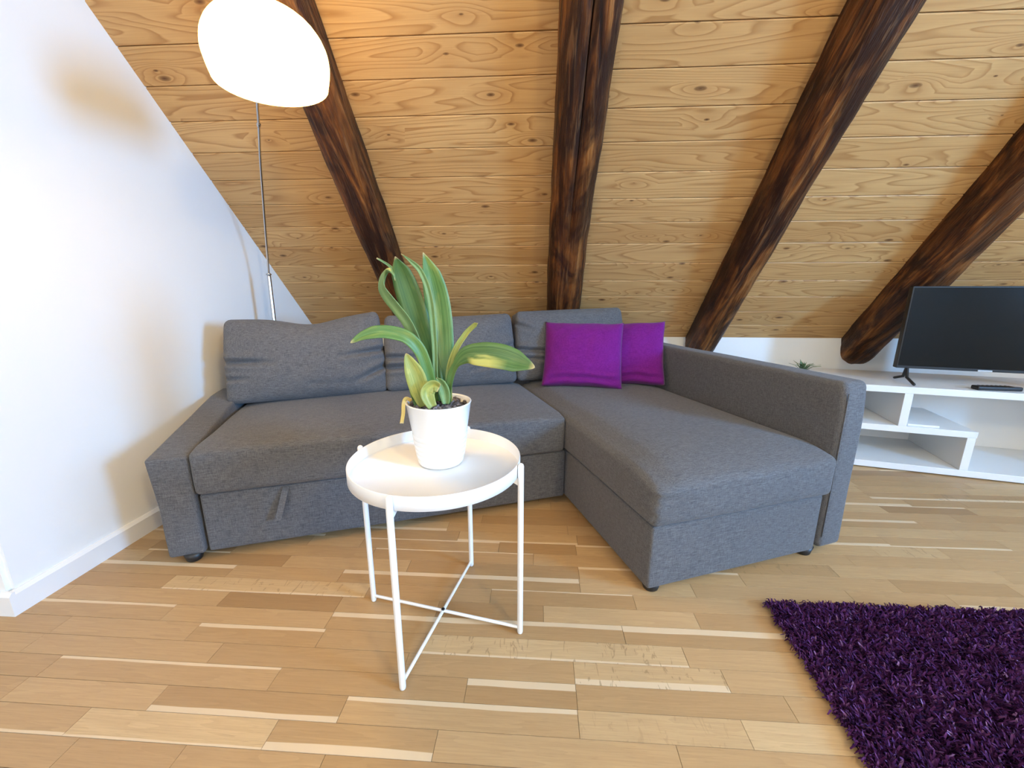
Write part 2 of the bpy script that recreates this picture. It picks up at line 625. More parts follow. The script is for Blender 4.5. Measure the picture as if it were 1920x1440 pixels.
# ------------------------------------------------------------------ the setting
ROOF_K = 3.40            # inside face of the roof boards: y + z = ROOF_K
KNEE_Y = 2.78
KNEE_Z = ROOF_K - KNEE_Y
WL = -1.525              # face of the left wall
WC = 0.93                # where the left wall turns the corner
XR = WIN_X
YB = -2.8
XL = -3.6
CZ = 2.5


def struct(o, label=None, cat=None):
    o['kind'] = 'structure'
    return o


fl = struct(box('floor', XL, XR, YB, KNEE_Y + 0.1, -0.12, -0.0012, M['underfloor'], None, 0))

# wall on the left: a block whose corner turns away behind the camera's left
bm = bmesh.new()
poly = [(WC, 0.0), (KNEE_Y + 0.1, 0.0), (KNEE_Y + 0.1, ROOF_K - KNEE_Y - 0.1 + 0.02), (ROOF_K - CZ + 0.0, CZ + 0.02), (WC, ROOF_K - WC + 0.02)]
poly = [(WC, 0.0), (KNEE_Y + 0.1, 0.0), (KNEE_Y + 0.1, KNEE_Z - 0.08), (WC, ROOF_K - WC + 0.02)]
lo_ = [bm.verts.new((XL, u, v)) for u, v in poly]
hi_ = [bm.verts.new((WL, u, v)) for u, v in poly]
bm.faces.new(lo_)
bm.faces.new(hi_)
for i in range(4):
    bm.faces.new((lo_[i], lo_[(i + 1) % 4], hi_[(i + 1) % 4], hi_[i]))
bm.edges.ensure_lookup_table()
ce = [e for e in bm.edges if all(abs(v.co.x - WL) < 1e-5 and abs(v.co.y - WC) < 1e-5 for v in e.verts)]
bmesh.ops.bevel(bm, geom=ce, offset=0.012, segments=4, affect='EDGES')
struct(link('wall_left', bm_mesh('wall_left', bm), M['wall']))

# baseboard of the left wall with a chamfered top, and its return round the corner
bp = [(0.0, 0.0), (0.015, 0.0), (0.015, 0.064), (0.006, 0.074), (0.0, 0.074)]
prism('baseboard_left', [(WL + a, z) for a, z in bp], 'y', WC, KNEE_Y, M['white_paint'])
bpy.data.objects['baseboard_left']['kind'] = 'structure'
prism('baseboard_corner', [(WC - a, z) for a, z in bp], 'x', XL, WL + 0.015, M['white_paint'])
bpy.data.objects['baseboard_corner']['kind'] = 'structure'

# knee wall under the roof
struct(box('wall_knee', WL, XR, KNEE_Y, KNEE_Y + 0.1, 0, KNEE_Z + 0.005, M['wall'], None, 0))
struct(box('baseboard_knee', WL + 0.015, XR, KNEE_Y - 0.015, KNEE_Y, 0, 0.074, M['white_paint'], None, 0.004))

# sloping ceiling: backing with boards as pieces
S_TOP = (KNEE_Y - (ROOF_K - CZ)) * math.sqrt(2)
sl = prism('ceiling_slope', [(KNEE_Y + 0.1, KNEE_Z - 0.1 + 0.022), (KNEE_Y + 0.1, KNEE_Z + 0.14), (ROOF_K - CZ, CZ + 0.24), (ROOF_K - CZ - 0.0, CZ + 0.022)], 'x', WL - 0.02, XR, M['roof_gap'])
struct(sl)
PITCH_B = 0.1273
BT = 0.016


def board_me(length):
    w = PITCH_B - 0.0022
    c = 0.0028
    # cross-section: y across the board, z = 0 at the face, negative into the roof
    sec = [(-w / 2, -BT), (-w / 2, -c), (-w / 2 + c, 0), (w / 2 - c, 0), (w / 2, -c), (w / 2, -BT)]
    V = [(0, y, z) for y, z in sec] + [(length, y, z) for y, z in sec]
    n = len(sec)
    Fc = [(i, (i + 1) % n, n + (i + 1) % n, n + i) for i in range(n)] + [tuple(range(n)), tuple(range(2 * n - 1, n - 1, -1))]
    me = mesh_pd('board', V, Fc)
    bm = bmesh.new()
    bm.from_mesh(me)
    bmesh.ops.recalc_face_normals(bm, faces=bm.faces)
    bm.to_mesh(me)
    bm.free()
    me.materials.append(M['pine'])
    return me


XJ = 0.15                      # boards meet behind the second rafter
bmL = board_me(XJ - 0.001 - WL)
bmR = board_me(XR - XJ - 0.001)
nrows = 22
# object frame: local X along the room, local Y up the slope, local Z into the room
RB = Matrix(((1, 0, 0), (0, -math.sqrt(.5), -math.sqrt(.5)), (0, math.sqrt(.5), -math.sqrt(.5))))
Y_LINE = 1.706                 # a board joint seen in the photo (left part), the right part sits 1 cm higher
for side in (0, 1):
    base_s = (KNEE_Y - Y_LINE) * math.sqrt(2) + (0.009 if side else 0.0)
    k0 = -math.ceil(base_s / PITCH_B) - 1
    for k in range(k0, k0 + nrows + 2):
        s0 = base_s + k * PITCH_B + PITCH_B / 2
        if s0 + PITCH_B / 2 < 0.0 or s0 + PITCH_B / 2 > S_TOP + 0.1:
            continue
        o = bpy.data.objects.new('board', bmR if side else bmL)
        COL.objects.link(o)
        o.parent = sl
        d = s0 / math.sqrt(2)
        o.matrix_world = Matrix.Translation((XJ if side else WL, KNEE_Y - d, KNEE_Z + d)) @ RB.to_4x4()

# flat ceiling and the rest of the room around the camera
struct(box('ceiling_flat', XL, XR, YB, ROOF_K - CZ + 0.02, CZ + 0.02, CZ + 0.1, M['wall'], None, 0))
struct(box('wall_far_left', XL - 0.1, XL, YB, WC, 0, CZ + 0.02, M['wall'], None, 0))
bm = bmesh.new()
box_bm(bm, XR, XR + 0.2, YB, WIN_Y0, 0, CZ)
box_bm(bm, XR, XR + 0.2, WIN_Y1, KNEE_Y + 0.1, 0, CZ)
box_bm(bm, XR, XR + 0.2, WIN_Y0, WIN_Y1, 0, WIN_Z0)
box_bm(bm, XR, XR + 0.2, WIN_Y0, WIN_Y1, WIN_Z1, CZ)
struct(link('wall_right', bm_mesh('wall_right', bm), M['wall']))
w1 = empty('window_1', (XR, (WIN_Y0 + WIN_Y1) / 2, WIN_Z0))
w1['kind'] = 'structure'
hw, hh = (WIN_Y1 - WIN_Y0) / 2, WIN_Z1 - WIN_Z0
box('window_frame', 0.02, 0.08, -hw, -hw + 0.05, 0, hh, M['white_paint'], w1)
box('window_frame', 0.02, 0.08, hw - 0.05, hw, 0, hh, M['white_paint'], w1)
box('window_frame', 0.02, 0.08, -hw + 0.05, hw - 0.05, 0, 0.05, M['white_paint'], w1)
box('window_frame', 0.02, 0.08, -hw + 0.05, hw - 0.05, hh - 0.05, hh, M['white_paint'], w1)
bm = bmesh.new()
box_bm(bm, XL, W2X - 0.8, YB - 0.1, YB, 0, CZ)
box_bm(bm, W2X + 0.8, XR, YB - 0.1, YB, 0, CZ)
box_bm(bm, W2X - 0.8, W2X + 0.8, YB - 0.1, YB, 0, 0.85)
box_bm(bm, W2X - 0.8, W2X + 0.8, YB - 0.1, YB, 2.15, CZ)
struct(link('wall_front', bm_mesh('wall_front', bm), M['wall']))
w2 = empty('fill_window', (W2X, YB, 0.85))  # added opening and frame around the fill light, out of view
w2['kind'] = 'structure'
for a0, a1, z0, z1 in ((-0.8, -0.75, 0, 1.3), (0.75, 0.8, 0, 1.3), (-0.75, 0.75, 0, 0.05), (-0.75, 0.75, 1.25, 1.3)):
    box('window_frame', a0, a1, -0.04, 0.0, z0, z1, M['white_paint'], w2)

# ------------------------------------------------------------------ floor strips
PW = 0.0618
Y_ROW0 = 0.743


def strip_me(w):
    c = 0.0005
    t = 0.0
    h = w / 2 - 0.00025
    V = [(0, -h, -0.003), (1, -h, -0.003), (1, h, -0.003), (0, h, -0.003), (0.0006, -h + c, 0), (0.9994, -h + c, 0), (0.9994, h - c, 0), (0.0006, h - c, 0)]
    Fc = [(4, 5, 6, 7), (0, 1, 5, 4), (1, 2, 6, 5), (2, 3, 7, 6), (3, 0, 4, 7), (3, 2, 1, 0)]
    me = mesh_pd('strip', V, Fc)
    me.materials.append(M['oak'])
    return me


SM = strip_me(PW)
# strips read off the photograph: row -> list of (x0, x1, tone, sapwood, fleck)
FIXED = {}


def floor_x(px, py):
    d = RT * ((px - 960) / F_PX) + UP * (-(py - 720) / F_PX) + fw
    return d.x * (-CAM_Z / d.z)


# row: joints as photo pixels, then (tone, sapwood share; negative = near edge, fleck) of the strips between them
LAYOUT = {
    -2: ([(147, 1350), (507, 1376), (817, 1390), (1277, 1430)], [(.55, -.12, 0), (.86, -.10, 0), (.40, -.28, 0), (.62, 0, 0), (.55, 0, 0)]),
    -1: ([(27, 1291), (300, 1303), (642, 1330), (1085, 1358), (1400, 1375)], [(.5, 0, 0), (.66, 0, 0), (.32, -.24, 0), (.55, .22, 0), (.74, 0, .4), (.85, 0, 0)]),
    0: ([(97, 1245), (516, 1271), (874, 1292), (1081, 1307), (1480, 1325)], [(.45, 0, 0), (.50, .16, 0), (.36, 0, 0), (.28, .32, 0), (.44, 0, 0), (.55, 0, 0)]),
    1: ([(405, 1223), (760, 1245), (1077, 1265), (1362, 1280)], [(.56, 0, 0), (.40, 0, 0), (.46, 0, 0), (.76, -.26, 1), (.64, 0, 0)]),
    2: ([(118, 1168), (363, 1183), (600, 1198), (793, 1210), (1285, 1231)], [(.48, 0, 0), (.56, 0, 0), (.44, .22, 0), (.42, 0, 0), (.82, -.12, 1), (.64, 0, 0)]),
    3: ([(320, 1144), (617, 1163), (1169, 1188)], [(.50, .22, 0), (.60, 0, 0), (.40, .30, 0), (.38, .36, 0)]),
    4: ([(421, 1121), (636, 1131), (820, 1142), (1019, 1150), (1307, 1164)], [(.60, 0, 0), (.16, 0, 0), (.46, 0, 0), (.26, 0, 0), (.72, 0, 0), (.42, 0, 0)]),
    5: ([(315, 1091), (690, 1107), (920, 1117), (1190, 1130)], [(.34, 0, 0), (.82, -.12, 1), (.46, 0, 0), (.36, .12, 0), (.55, 0, 0)]),
    6: ([(438, 1066), (641, 1076), (1087, 1098), (1300, 1108)], [(.40, .34, 0), (.56, 0, 0), (.38, .34, 0), (.70, 0, 0), (.5, 0, 0)]),
    7: ([(538, 1051), (767, 1060), (1085, 1073), (1390, 1085)], [(.22, 0, 0), (.66, 0, 0), (.30, 0, 0), (.60, .2, 0), (.5, 0, 0)]),
    8: ([(700, 1036), (1000, 1048)], [(.5, 0, 0), (.42, .12, 0), (.55, 0, 0)]),
    9: ([(936, 1024), (1080, 1031)], [(.5, .14, 0), (.28, .0, 0), (.66, .2, 0)]),
    10: ([(860, 1004), (1082, 1012)], [(.45, 0, 0), (.66, -.2, 0), (.35, 0, 0)]),
}
for r_, (js, at_) in LAYOUT.items():
    xs_ = [floor_x(*j) for j in js]
    xs_ = [max(xs_[0] - 0.52, -2.4)] + xs_ + [xs_[-1] + 0.48]
    FIXED[r_] = [(xs_[i], xs_[i + 1], *at_[i]) for i in range(len(at_))]
SOFA_TH = 0.3565
SO = Vector((-1.041, 0.5808, 0))
su = Vector((math.cos(SOFA_TH), math.sin(SOFA_TH), 0))
sv = Vector((-math.sin(SOFA_TH), math.cos(SOFA_TH), 0))


def under_sofa(x, y):
    d = Vector((x, y, 0)) - SO
    u, v = d.dot(su), d.dot(sv)
    return (0.12 < u < 2.2 and v > 0.78) or (1.58 < u < 2.2 and v > 0.1)


def in_view(x, y):
    if y < 0.5: return False
    d = Vector((x, y, -CAM_Z))
    f_ = d.dot(fw)
    if f_ < 0.1: return False
    px, py = 960 + F_PX * d.dot(RT) / f_, 720 - F_PX * d.dot(UP) / f_
    return -80 < px < 2000 and py < 1530


restV, restF = [], []
cnt = 0
row = -60
nr0 = int(math.floor((YB - Y_ROW0) / PW))
nr1 = int(math.ceil((KNEE_Y - Y_ROW0) / PW))
cands = []
for r in range(nr0, nr1):
    yc = Y_ROW0 + (r + 0.5) * PW
    rr = random.Random(r * 77 + 5)
    x = XL - rr.random() * 0.5
    segs = []
    fx = sorted(FIXED.get(r, []))
    fi = 0
    while x < XR:
        L = rr.choice((0.24, 0.3, 0.36, 0.42, 0.48, 0.54, 0.60))
        nxt = x + L
        tone = min(1, max(0, rr.gauss(0.48, 0.17)))
        sap = 0.0
        if rr.random() < 0.20: sap = rr.uniform(0.10, 0.30) * rr.choice((-1, 1))
        fleck = 1.0 if rr.random() < 0.07 else 0.0
        if fi < len(fx) and nxt > fx[fi][0] - 0.08:
            if fx[fi][0] - x > 0.02:
                segs.append((x, fx[fi][0], tone, sap, fleck))
            segs.append(fx[fi])
            x = fx[fi][1]
            fi += 1
            continue
        segs.append((x, nxt, tone, sap, fleck))
        x = nxt
    for (x0, x1, tone, sap, fleck) in segs:
        x0c, x1c = max(x0, XL), min(x1, XR)
        if x1c - x0c < 0.01: continue
        pts = [(x0c + (x1c - x0c) * t, yc) for t in (0.02, 0.25, 0.5, 0.75, 0.98)]
        vis = [p for p in pts if in_view(*p) and not under_sofa(*p) and not (p[0] < WL and p[1] > WC)]
        inrug = all(p[0] > 0.78 and p[1] < 1.08 for p in vis) if vis else False
        cands.append((bool(vis) and not inrug, yc, x0c, x1c, tone, sap, fleck))
vis_c = sorted([c for c in cands if c[0]], key=lambda c: c[1])
keep = set(id(c) for c in vis_c[:300])
for c in cands:
    _, yc, x0, x1, tone, sap, fleck = c
    if id(c) in keep:
        o = bpy.data.objects.new('strip', SM)
        COL.objects.link(o)
        o.parent = fl
        o.location = (x0 + 0.0003, yc, 0)
        if sap < 0:
            o.location = (x1 - 0.0003, yc, 0)
            o.rotation_euler = (0, 0, math.pi)
        o.scale = (x1 - x0 - 0.0006, 1, 1)
        o.color = (tone, abs(sap), fleck, 1)
    else:
        b0 = len(restV)
        h = PW / 2 - 0.0006
        restV += [(x0 + .0004, yc - h, 0), (x1 - .0004, yc - h, 0), (x1 - .0004, yc + h, 0), (x0 + .0004, yc + h, 0)]
        restF.append((b0, b0 + 1, b0 + 2, b0 + 3))
ro = link('strips', mesh_pd('strips', restV, restF), M['oak_far'], fl)
ro['kind'] = 'stuff'

# ------------------------------------------------------------------ rafters
def hewn_outline(K):
    """even walk round a square with slanted corners; (0,1) is the face towards the room"""
    c = 0.44
    poly = [(-1, -1), (1, -1), (1, 1 - c), (1 - c, 1), (-1 + c, 1), (-1, 1 - c)]
    per = []
    for i in range(len(poly)):
        a_, b_ = Vector(poly[i]), Vector(poly[(i + 1) % len(poly)])
        per.append((a_, b_, (b_ - a_).length))
    tot = sum(q[2] for q in per)
    out = []
    for k in range(K):
        d_ = tot * k / K
        for a_, b_, l_ in per:
            if d_ <= l_:
                out.append(a_.lerp(b_, d_ / l_))
                break
            d_ -= l_
    # soften the corners
    sm = [(out[k - 1] + out[k] * 2 + out[(k + 1) % K]) / 4 for k in range(K)]
    return sm


def rafter(x_top, x_bot, w, P, s_end, seed, label, crack=False):
    """hewn log lying under the roof boards; local Y runs down the slope"""
    L = S_TOP + 0.02 - s_end
    N, K = 90, 40
    out = hewn_outline(K)
    V, Fc = [], []
    for i in range(N + 1):
        t = i / N
        y = L * t
        ws = w * (1 + 0.05 * nz(t * 3.1, seed * 3.3) + 0.035 * nz(t * 9, seed * 1.7))
        ps = P * (1 + 0.06 * nz(t * 2.7, seed * 5.1, 3) + 0.04 * nz(t * 10, seed * 2.2, 1))
        cx = (x_bot - x_top) * t + 0.012 * nz(t * 2.3, seed * 7.7, 5)
        if t > 0.95:
            k = (t - 0.95) / 0.05
            ws *= 1 - 0.22 * k * k
            ps *= 1 - 0.30 * k * k
        jc = None
        if crack and t < 0.66:
            cxn = 0.08 - 0.22 * t + 0.04 * nz(t * 7, 3.1)
            tops = [j for j in range(K) if out[j].y > 0.85]
            jc = min(tops, key=lambda j: abs(out[j].x))
        for j in range(K):
            px, pz = out[j]
            # axe flats change the slant along the log
            if pz > 0.1 and abs(px) > 0.5:
                q2 = 1 + 0.10 * nz(t * 5.0, seed + (9 if px > 0 else 4), pz)
                px *= q2
                pz *= q2
            rough = 0.020 * nz(px * 2.1 + seed, t * 20, pz * 2.1) + 0.012 * nz(px * 5 + seed, t * 50, pz * 5)
            q = 1 + rough * 2
            if jc is not None and abs(j - jc) <= 1:
                op = max(0.004, 0.060 * (1 - t / 0.66) ** 0.8)
                px = cxn + (j - jc) * op * (-1 if out[jc + 1].x < out[jc].x else 1)
                pz = 1.0 - (0.9 * min(1, (0.66 - t) * 5) if j == jc else 0.0)
                q = 1
            V.append((cx + px * ws / 2 * q, y, (ps + 0.06) / 2 * pz * q + (ps - 0.06) / 2))
    for i in range(N):
        for j in range(K):
            Fc.append((i * K + j, i * K + (j + 1) % K, (i + 1) * K + (j + 1) % K, (i + 1) * K + j))
    Fc.append(tuple(range(K - 1, -1, -1)))
    Fc.append(tuple(N * K + j for j in range(K)))
    V = [(-x, y, z) for x, y, z in V]
    me = mesh_pd('rafter', V, Fc)
    bm = bmesh.new()
    bm.from_mesh(me)
    bmesh.ops.recalc_face_normals(bm, faces=bm.faces)
    bm.to_mesh(me)
    bm.free()
    o = link('rafter', me, M['beam'], None, smooth=True)
    d = S_TOP / math.sqrt(2)
    R = Matrix(((-1, 0, 0), (0, math.sqrt(.5), -math.sqrt(.5)), (0, -math.sqrt(.5), -math.sqrt(.5))))
    o.matrix_world = Matrix.Translation((x_top, KNEE_Y - d, KNEE_Z + d)) @ R.to_4x4()
    return tag(o, label, 'beam', 'dark log rafters under the sloping ceiling')


rafter(-0.82, -0.815, 0.160, 0.125, 0.0, 2, 'dark log rafter behind the lit lamp shade, greyish upper part')
rafter(0.150, 0.158, 0.192, 0.130, 0.0, 3, 'upright-looking dark log rafter with a long open crack, above the back cushions', crack=True)
rafter(1.035, 1.085, 0.175, 0.130, -0.10, 5, 'reddish dark log rafter ending above the chaise armrest')
rafter(1.78, 2.12, 0.215, 0.135, -0.16, 8, 'very dark log rafter ending behind the television')

# ------------------------------------------------------------------ corner sofa
sofa = empty('corner_sofa', SO, SOFA_TH)
tag(sofa, 'grey fabric corner sofa with chaise on the right and low sloping left armrest', 'sofa')
UA, UC, UW, UR = 0.1114, 1.4879, 2.30, 2.189
VM, D = 0.6127, 1.38
ZB = 0.027


def soft(name, x0, x1, y0, y1, z0, z1, r, n, parent, mat, disp=None, arc=4):
    cx, cy, cz = (x0 + x1) / 2, (y0 + y1) / 2, (z0 + z1) / 2
    hx, hy, hz = (x1 - x0) / 2, (y1 - y0) / 2, (z1 - z0) / 2
    f = (lambda p: disp(p, hx, hy, hz)) if disp else None
    me = soft_box_me(name, hx, hy, hz, r, n, arc, f)
    o = link(name, me, mat, parent, smooth=True)
    o.location = (cx, cy, cz)
    return o


def d_armL(p, hx, hy, hz):
    # low in front, rising to the back
    t = (p.y + hy) / (2 * hy)
    z = p.z
    if z > 0:
        z = z + (z / hz) * (0.075 * min(1, t * 1.25) - 0.0)
    x = p.x + 0.002 * nz(p.x * 9, p.y * 7, p.z * 7)
    if p.x < 0:
        x -= 0.012 * max(0, p.z / hz)
    return (x, p.y + 0.002 * nz(p.y * 6, p.z * 9, 2), z)


soft('armrest', 0.0, UA - 0.002, VM, 1.335, ZB, 0.392, 0.010, (4, 24, 14), sofa, M['grey'], d_armL, 3)


def d_armR(p, hx, hy, hz):
    x = p.x + 0.003 * nz(p.y * 4, p.z * 5, 1)
    z = p.z + 0.003 * nz(p.y * 3, p.x * 9, 7)
    y = p.y
    if p.z > hz * 0.5:
        y += 0.01 * ((p.z / hz - 0.5) * 2) ** 2 * (1 if p.y < 0 else 0)
    return (x, y, z)


arm_r = soft('armrest', UR + 0.002, UW, 0.0, D, ZB, 0.636, 0.022, (4, 30, 16), sofa, M['grey'], d_armR, 4)
# piping seam down the front edge of the tall armrest
under(tube('seam', [(UR + 0.012, 0.0016, 0.075), (UR + 0.012, 0.0012, 0.30), (UR + 0.013, 0.003, 0.60)], 0.0022, M['grey'], sofa, 6), arm_r)
# base boxes
pn = soft('bed_drawer_front', UA + 0.006, UC - 0.004, VM + 0.008, VM + 0.06, ZB, 0.246, 0.010, (30, 2, 6), sofa, M['grey'],
          lambda p, hx, hy, hz: (p.x, p.y + 0.002 * nz(p.x * 3, p.z * 6, 4), p.z + 0.002 * nz(p.x * 4, 9)), 3)
soft('base', UA + 0.01, UC - 0.004, VM + 0.062, D - 0.1, ZB + 0.01, 0.246, 0.01, (4, 4, 2), sofa, M['grey'], None, 2)
soft('chaise_base', UC, UR - 0.014, 0.004, D - 0.1, ZB, 0.243, 0.010, (16, 26, 6), sofa, M['grey'],
     lambda p, hx, hy, hz: (p.x + 0.002 * nz(p.y * 3, p.z * 6, 4), p.y + 0.002 * nz(p.x * 4, p.z * 5, 1), p.z), 3)
# backrest
soft('backrest', 0.06, UR - 0.004, D - 0.125, D, ZB + 0.02, 0.640, 0.03, (30, 3, 10), sofa, M['grey'], None, 3)


def d_seat(p, hx, hy, hz):
    x, y, z = p
    fx, fy = x / hx, y / hy
    if z > 0:
        k = (z / hz)
        z += k * (0.024 * (1 - abs(fx) ** 6) * (0.35 + 0.65 * min(1, (fy + 1) * 1.6)) - 0.012)
        z += k * 0.004 * nz(x * 3.1, y * 4.2, 1)
        if fy < -0.8: z -= k * 0.010 * (-(fy + 0.8) / 0.2)
    if fy < -0.7:
        y += 0.003 * nz(x * 5, z * 14, 2) - 0.003 * (1 - (z / hz) ** 2)
    return (x, y, z)


soft('seat_cushion', UA + 0.003, UC - 0.016, VM - 0.014, D - 0.13, 0.250, 0.425, 0.020, (44, 26, 6), sofa, M['grey'], d_seat, 4)


def d_chaise(p, hx, hy, hz):
    x, y, z = p
    fx, fy = x / hx, y / hy
    if z > 0:
        k = (z / hz)
        z += k * (0.030 * (1 - abs(fx) ** 4) * (1 - abs(min(0, fy)) ** 5) - 0.010 + 0.005 * nz(x * 4, y * 3.2, 1))
        if fy < -0.80: z -= k * 0.022 * ((-fy - 0.80) / 0.2) ** 1.5
        if fx < -0.85: z -= k * 0.008
    # corner wrinkles at the front left
    if fy < -0.7 and fx < -0.6:
        w_ = (-fx - 0.6) / 0.4 * (-fy - 0.7) / 0.3
        y += 0.006 * w_ * math.sin(z * 150 + x * 20)
        x += 0.004 * w_ * math.sin(z * 130 + 1.0)
    if fy < -0.9: y -= 0.006 * (1 - (z / hz) ** 2) * (1 - abs(fx) ** 6) + 0.002 * nz(x * 6, z * 12, 6)
    if fx < -0.9: x -= 0.005 * (1 - (z / hz) ** 2) * (1 - abs(fy) ** 6)
    return (x, y, z)


soft('chaise_cushion', UC - 0.012, UR - 0.004, -0.018, D - 0.13, 0.247, 0.415, 0.024, (26, 40, 6), sofa, M['grey'], d_chaise, 5)
# pull strap on the drawer front
st = []
bm = bmesh.new()
W_ST = 0.021
prof = [(0.0, 0.240), (-0.010, 0.225), (-0.022, 0.19), (-0.030, 0.15), (-0.032, 0.128), (-0.027, 0.126), (-0.018, 0.16), (-0.006, 0.2), (0.004, 0.225), (0.006, 0.240)]
rows_ = []
for y, z in prof:
    sh = (0.240 - z) * 0.28
    rows_.append([bm.verts.new((0.386 - sh - W_ST / 2, VM + 0.004 + y, z)), bm.verts.new((0.386 - sh + W_ST / 2, VM + 0.004 + y, z))])
for a, b_ in zip(rows_[:-1], rows_[1:]):
    bm.faces.new((a[0], a[1], b_[1], b_[0]))
so = under(link('pull_strap', bm_mesh('pull_strap', bm), M['grey'], sofa), pn)
sm_ = so.modifiers.new('thick', 'SOLIDIFY')
sm_.thickness = 0.003
# legs
for lx, ly in ((0.066, VM + 0.022), (0.075, 1.26), (UC + 0.038, 0.040), (2.164, 0.034), (2.245, 1.28), (1.30, VM + 0.3)):
    lg = lathe('leg', [(0, 0.0), (0.020, 0.0), (0.024, 0.004), (0.031, 0.032), (0, 0.032)], M['black'], sofa, 24)
    lg.location = (lx, ly, 0)


def to_sofa(o, x, y, z, rz=0.0, rx=0.0, ry=0.0):
    """place a top-level object by sofa coordinates"""
    m = Matrix.Translation(SO) @ Matrix.Rotation(SOFA_TH, 4, 'Z') @ Matrix.Translation((x, y, z)) @ Matrix.Rotation(rz, 4, 'Z') @ Matrix.Rotation(rx, 4, 'X') @ Matrix.Rotation(ry, 4, 'Y')
    o.matrix_world = m


def back_cushion(label, w, h, t, creases, top, seed):
    """upright seat-back cushion, local origin at the middle of its lower edge; front faces -Y"""
    def disp(p, hx, hy, hz):
        x, y, z = p
        fx, fz = x / hx, z / hz
        puff = (1 - abs(fx) ** 3.2) * (1 - abs(fz) ** 3.0)
        s = y / hy
        prof = 0.62 + 0.46 * puff
        y = y * prof
        # top line sags or rises
        if fz > 0:
            z += top(fx) * fz ** 2
        x += -0.012 * math.copysign(1, fx) * (fz ** 2) * abs(fx) ** 3 * (1 if fz > 0 else -0.5)
        if s < 0:
            dy = 0.006 * nz(x * 6 + seed, z * 8, seed) + 0.004 * nz(x * 14, z * 20, seed + 3)
            for c in creases:
                dy -= crease(x, z, *c)
            y += dy * (-s)
        return (x, y, z)
    me = soft_box_me('back_cushion', w / 2, t / 2, h / 2, 0.030, (90, 6, 52), 4, lambda p: disp(p, w / 2, t / 2, h / 2))
    for v in me.vertices:
        v.co.z += h / 2
    o = link('back_cushion', me, M['grey'], None, smooth=True)
    return tag(o, label, 'cushion', 'grey back cushions of the sofa')


c1 = back_cushion('leftmost grey back cushion, next to the white wall and lamp pole', 0.672, 0.37, 0.20,
                  [(-0.34, 0.0, -0.14, -0.015, 0.011, 0.026), (-0.34, -0.075, -0.24, -0.08, 0.009, 0.018), (0.34, 0.025, 0.13, -0.005, 0.011, 0.024), (0.35, -0.055, 0.20, -0.12, 0.012, 0.026), (0.0, -0.12, 0.2, -0.13, 0.012, 0.004)],
                  lambda fx: 0.004 - 0.030 * math.exp(-((fx - 0.05) / 0.38) ** 2) + 0.028 * max(0, fx) ** 2, 1)
to_sofa(c1, 0.415, 1.175, 0.428, math.radians(5), math.radians(-13))
c2 = back_cushion('middle grey back cushion, behind the potted plant', 0.675, 0.375, 0.20,
                  [(-0.34, -0.02, -0.10, -0.035, 0.011, 0.024), (-0.34, -0.075, -0.10, -0.07, 0.011, 0.026), (0.33, 0.02, 0.20, -0.02, 0.010, 0.012), (0.32, -0.06, 0.08, -0.11, 0.012, 0.024)],
                  lambda fx: -0.012 + 0.012 * abs(fx), 5)
to_sofa(c2, 1.090, 1.20, 0.430, math.radians(1), math.radians(-12))
c3 = back_cushion('rightmost grey back cushion, behind the purple pillows', 0.665, 0.39, 0.20,
                  [(-0.34, 0.12, -0.24, 0.085, 0.010, 0.022), (-0.34, -0.02, 0.0, -0.06, 0.011, 0.028), (-0.33, -0.07, -0.1, -0.09, 0.010, 0.016)],
                  lambda fx: 0.0 + 0.008 * fx, 9)
to_sofa(c3, 1.775, 1.215, 0.430, math.radians(-2), math.radians(-12))


def throw_pillow(label, w, h, t, seed):
    n = 40
    V, Fc = [], []
    idx = {}
    for s in (-1, 1):
        for i in range(n + 1):
            for j in range(n + 1):
                fx, fz = 2 * i / n - 1, 2 * j / n - 1
                edge = i in (0, n) or j in (0, n)
                if edge and s == 1:
                    idx[(s, i, j)] = idx[(-1, i, j)]
                    continue
                x = w / 2 * fx * (1 - 0.035 * (1 - fz * fz))
                z = h / 2 * fz * (1 - 0.040 * (1 - fx * fx))
                th = t / 2 * ((1 - fx ** 2) * (1 - fz ** 2)) ** 0.42
                y = s * th
                if not edge:
                    y += s * (0.006 * nz(x * 9 + seed, z * 9, seed) + 0.004 * nz(x * 22, z * 22, seed + 4)) * min(1, th / 0.02)
                    if s < 0:
                        # folds pressed in along the lower edge
                        f = max(0, -fz - 0.45) / 0.55
                        y += -0.017 * f * math.sin(fz * 26 + 2.5 * nz(x * 7, seed)) * math.exp(-((fx - 0.1) / 0.9) ** 4)
                else:
                    y += 0.004 * nz(x * 12, z * 12, seed + 8)
                x += 0.003 * nz(z * 10, seed, 2)
                z += 0.004 * nz(x * 10, seed, 5)
                idx[(s, i, j)] = len(V)
                V.append((x, y, z + h / 2))
    for s in (-1, 1):
        for i in range(n):
            for j in range(n):
                q = [idx[(s, i, j)], idx[(s, i + 1, j)], idx[(s, i + 1, j + 1)], idx[(s, i, j + 1)]]
                Fc.append(q if s < 0 else q[::-1])
    o = link('throw_pillow', mesh_pd('throw_pillow', V, Fc), M['purple'], None, smooth=True)
    return tag(o, label, 'pillow', 'purple throw pillows on the chaise')


pa = throw_pillow('purple throw pillow in front, overlapping the other purple pillow', 0.415, 0.358, 0.15, 3)
to_sofa(pa, 1.720, 0.965, 0.432, math.radians(-28), math.radians(-24))
pb = throw_pillow('purple throw pillow half hidden, leaning against the chaise armrest', 0.40, 0.352, 0.13, 8)
to_sofa(pb, 1.985, 0.965, 0.428, math.radians(-34), math.radians(-22), math.radians(-3))

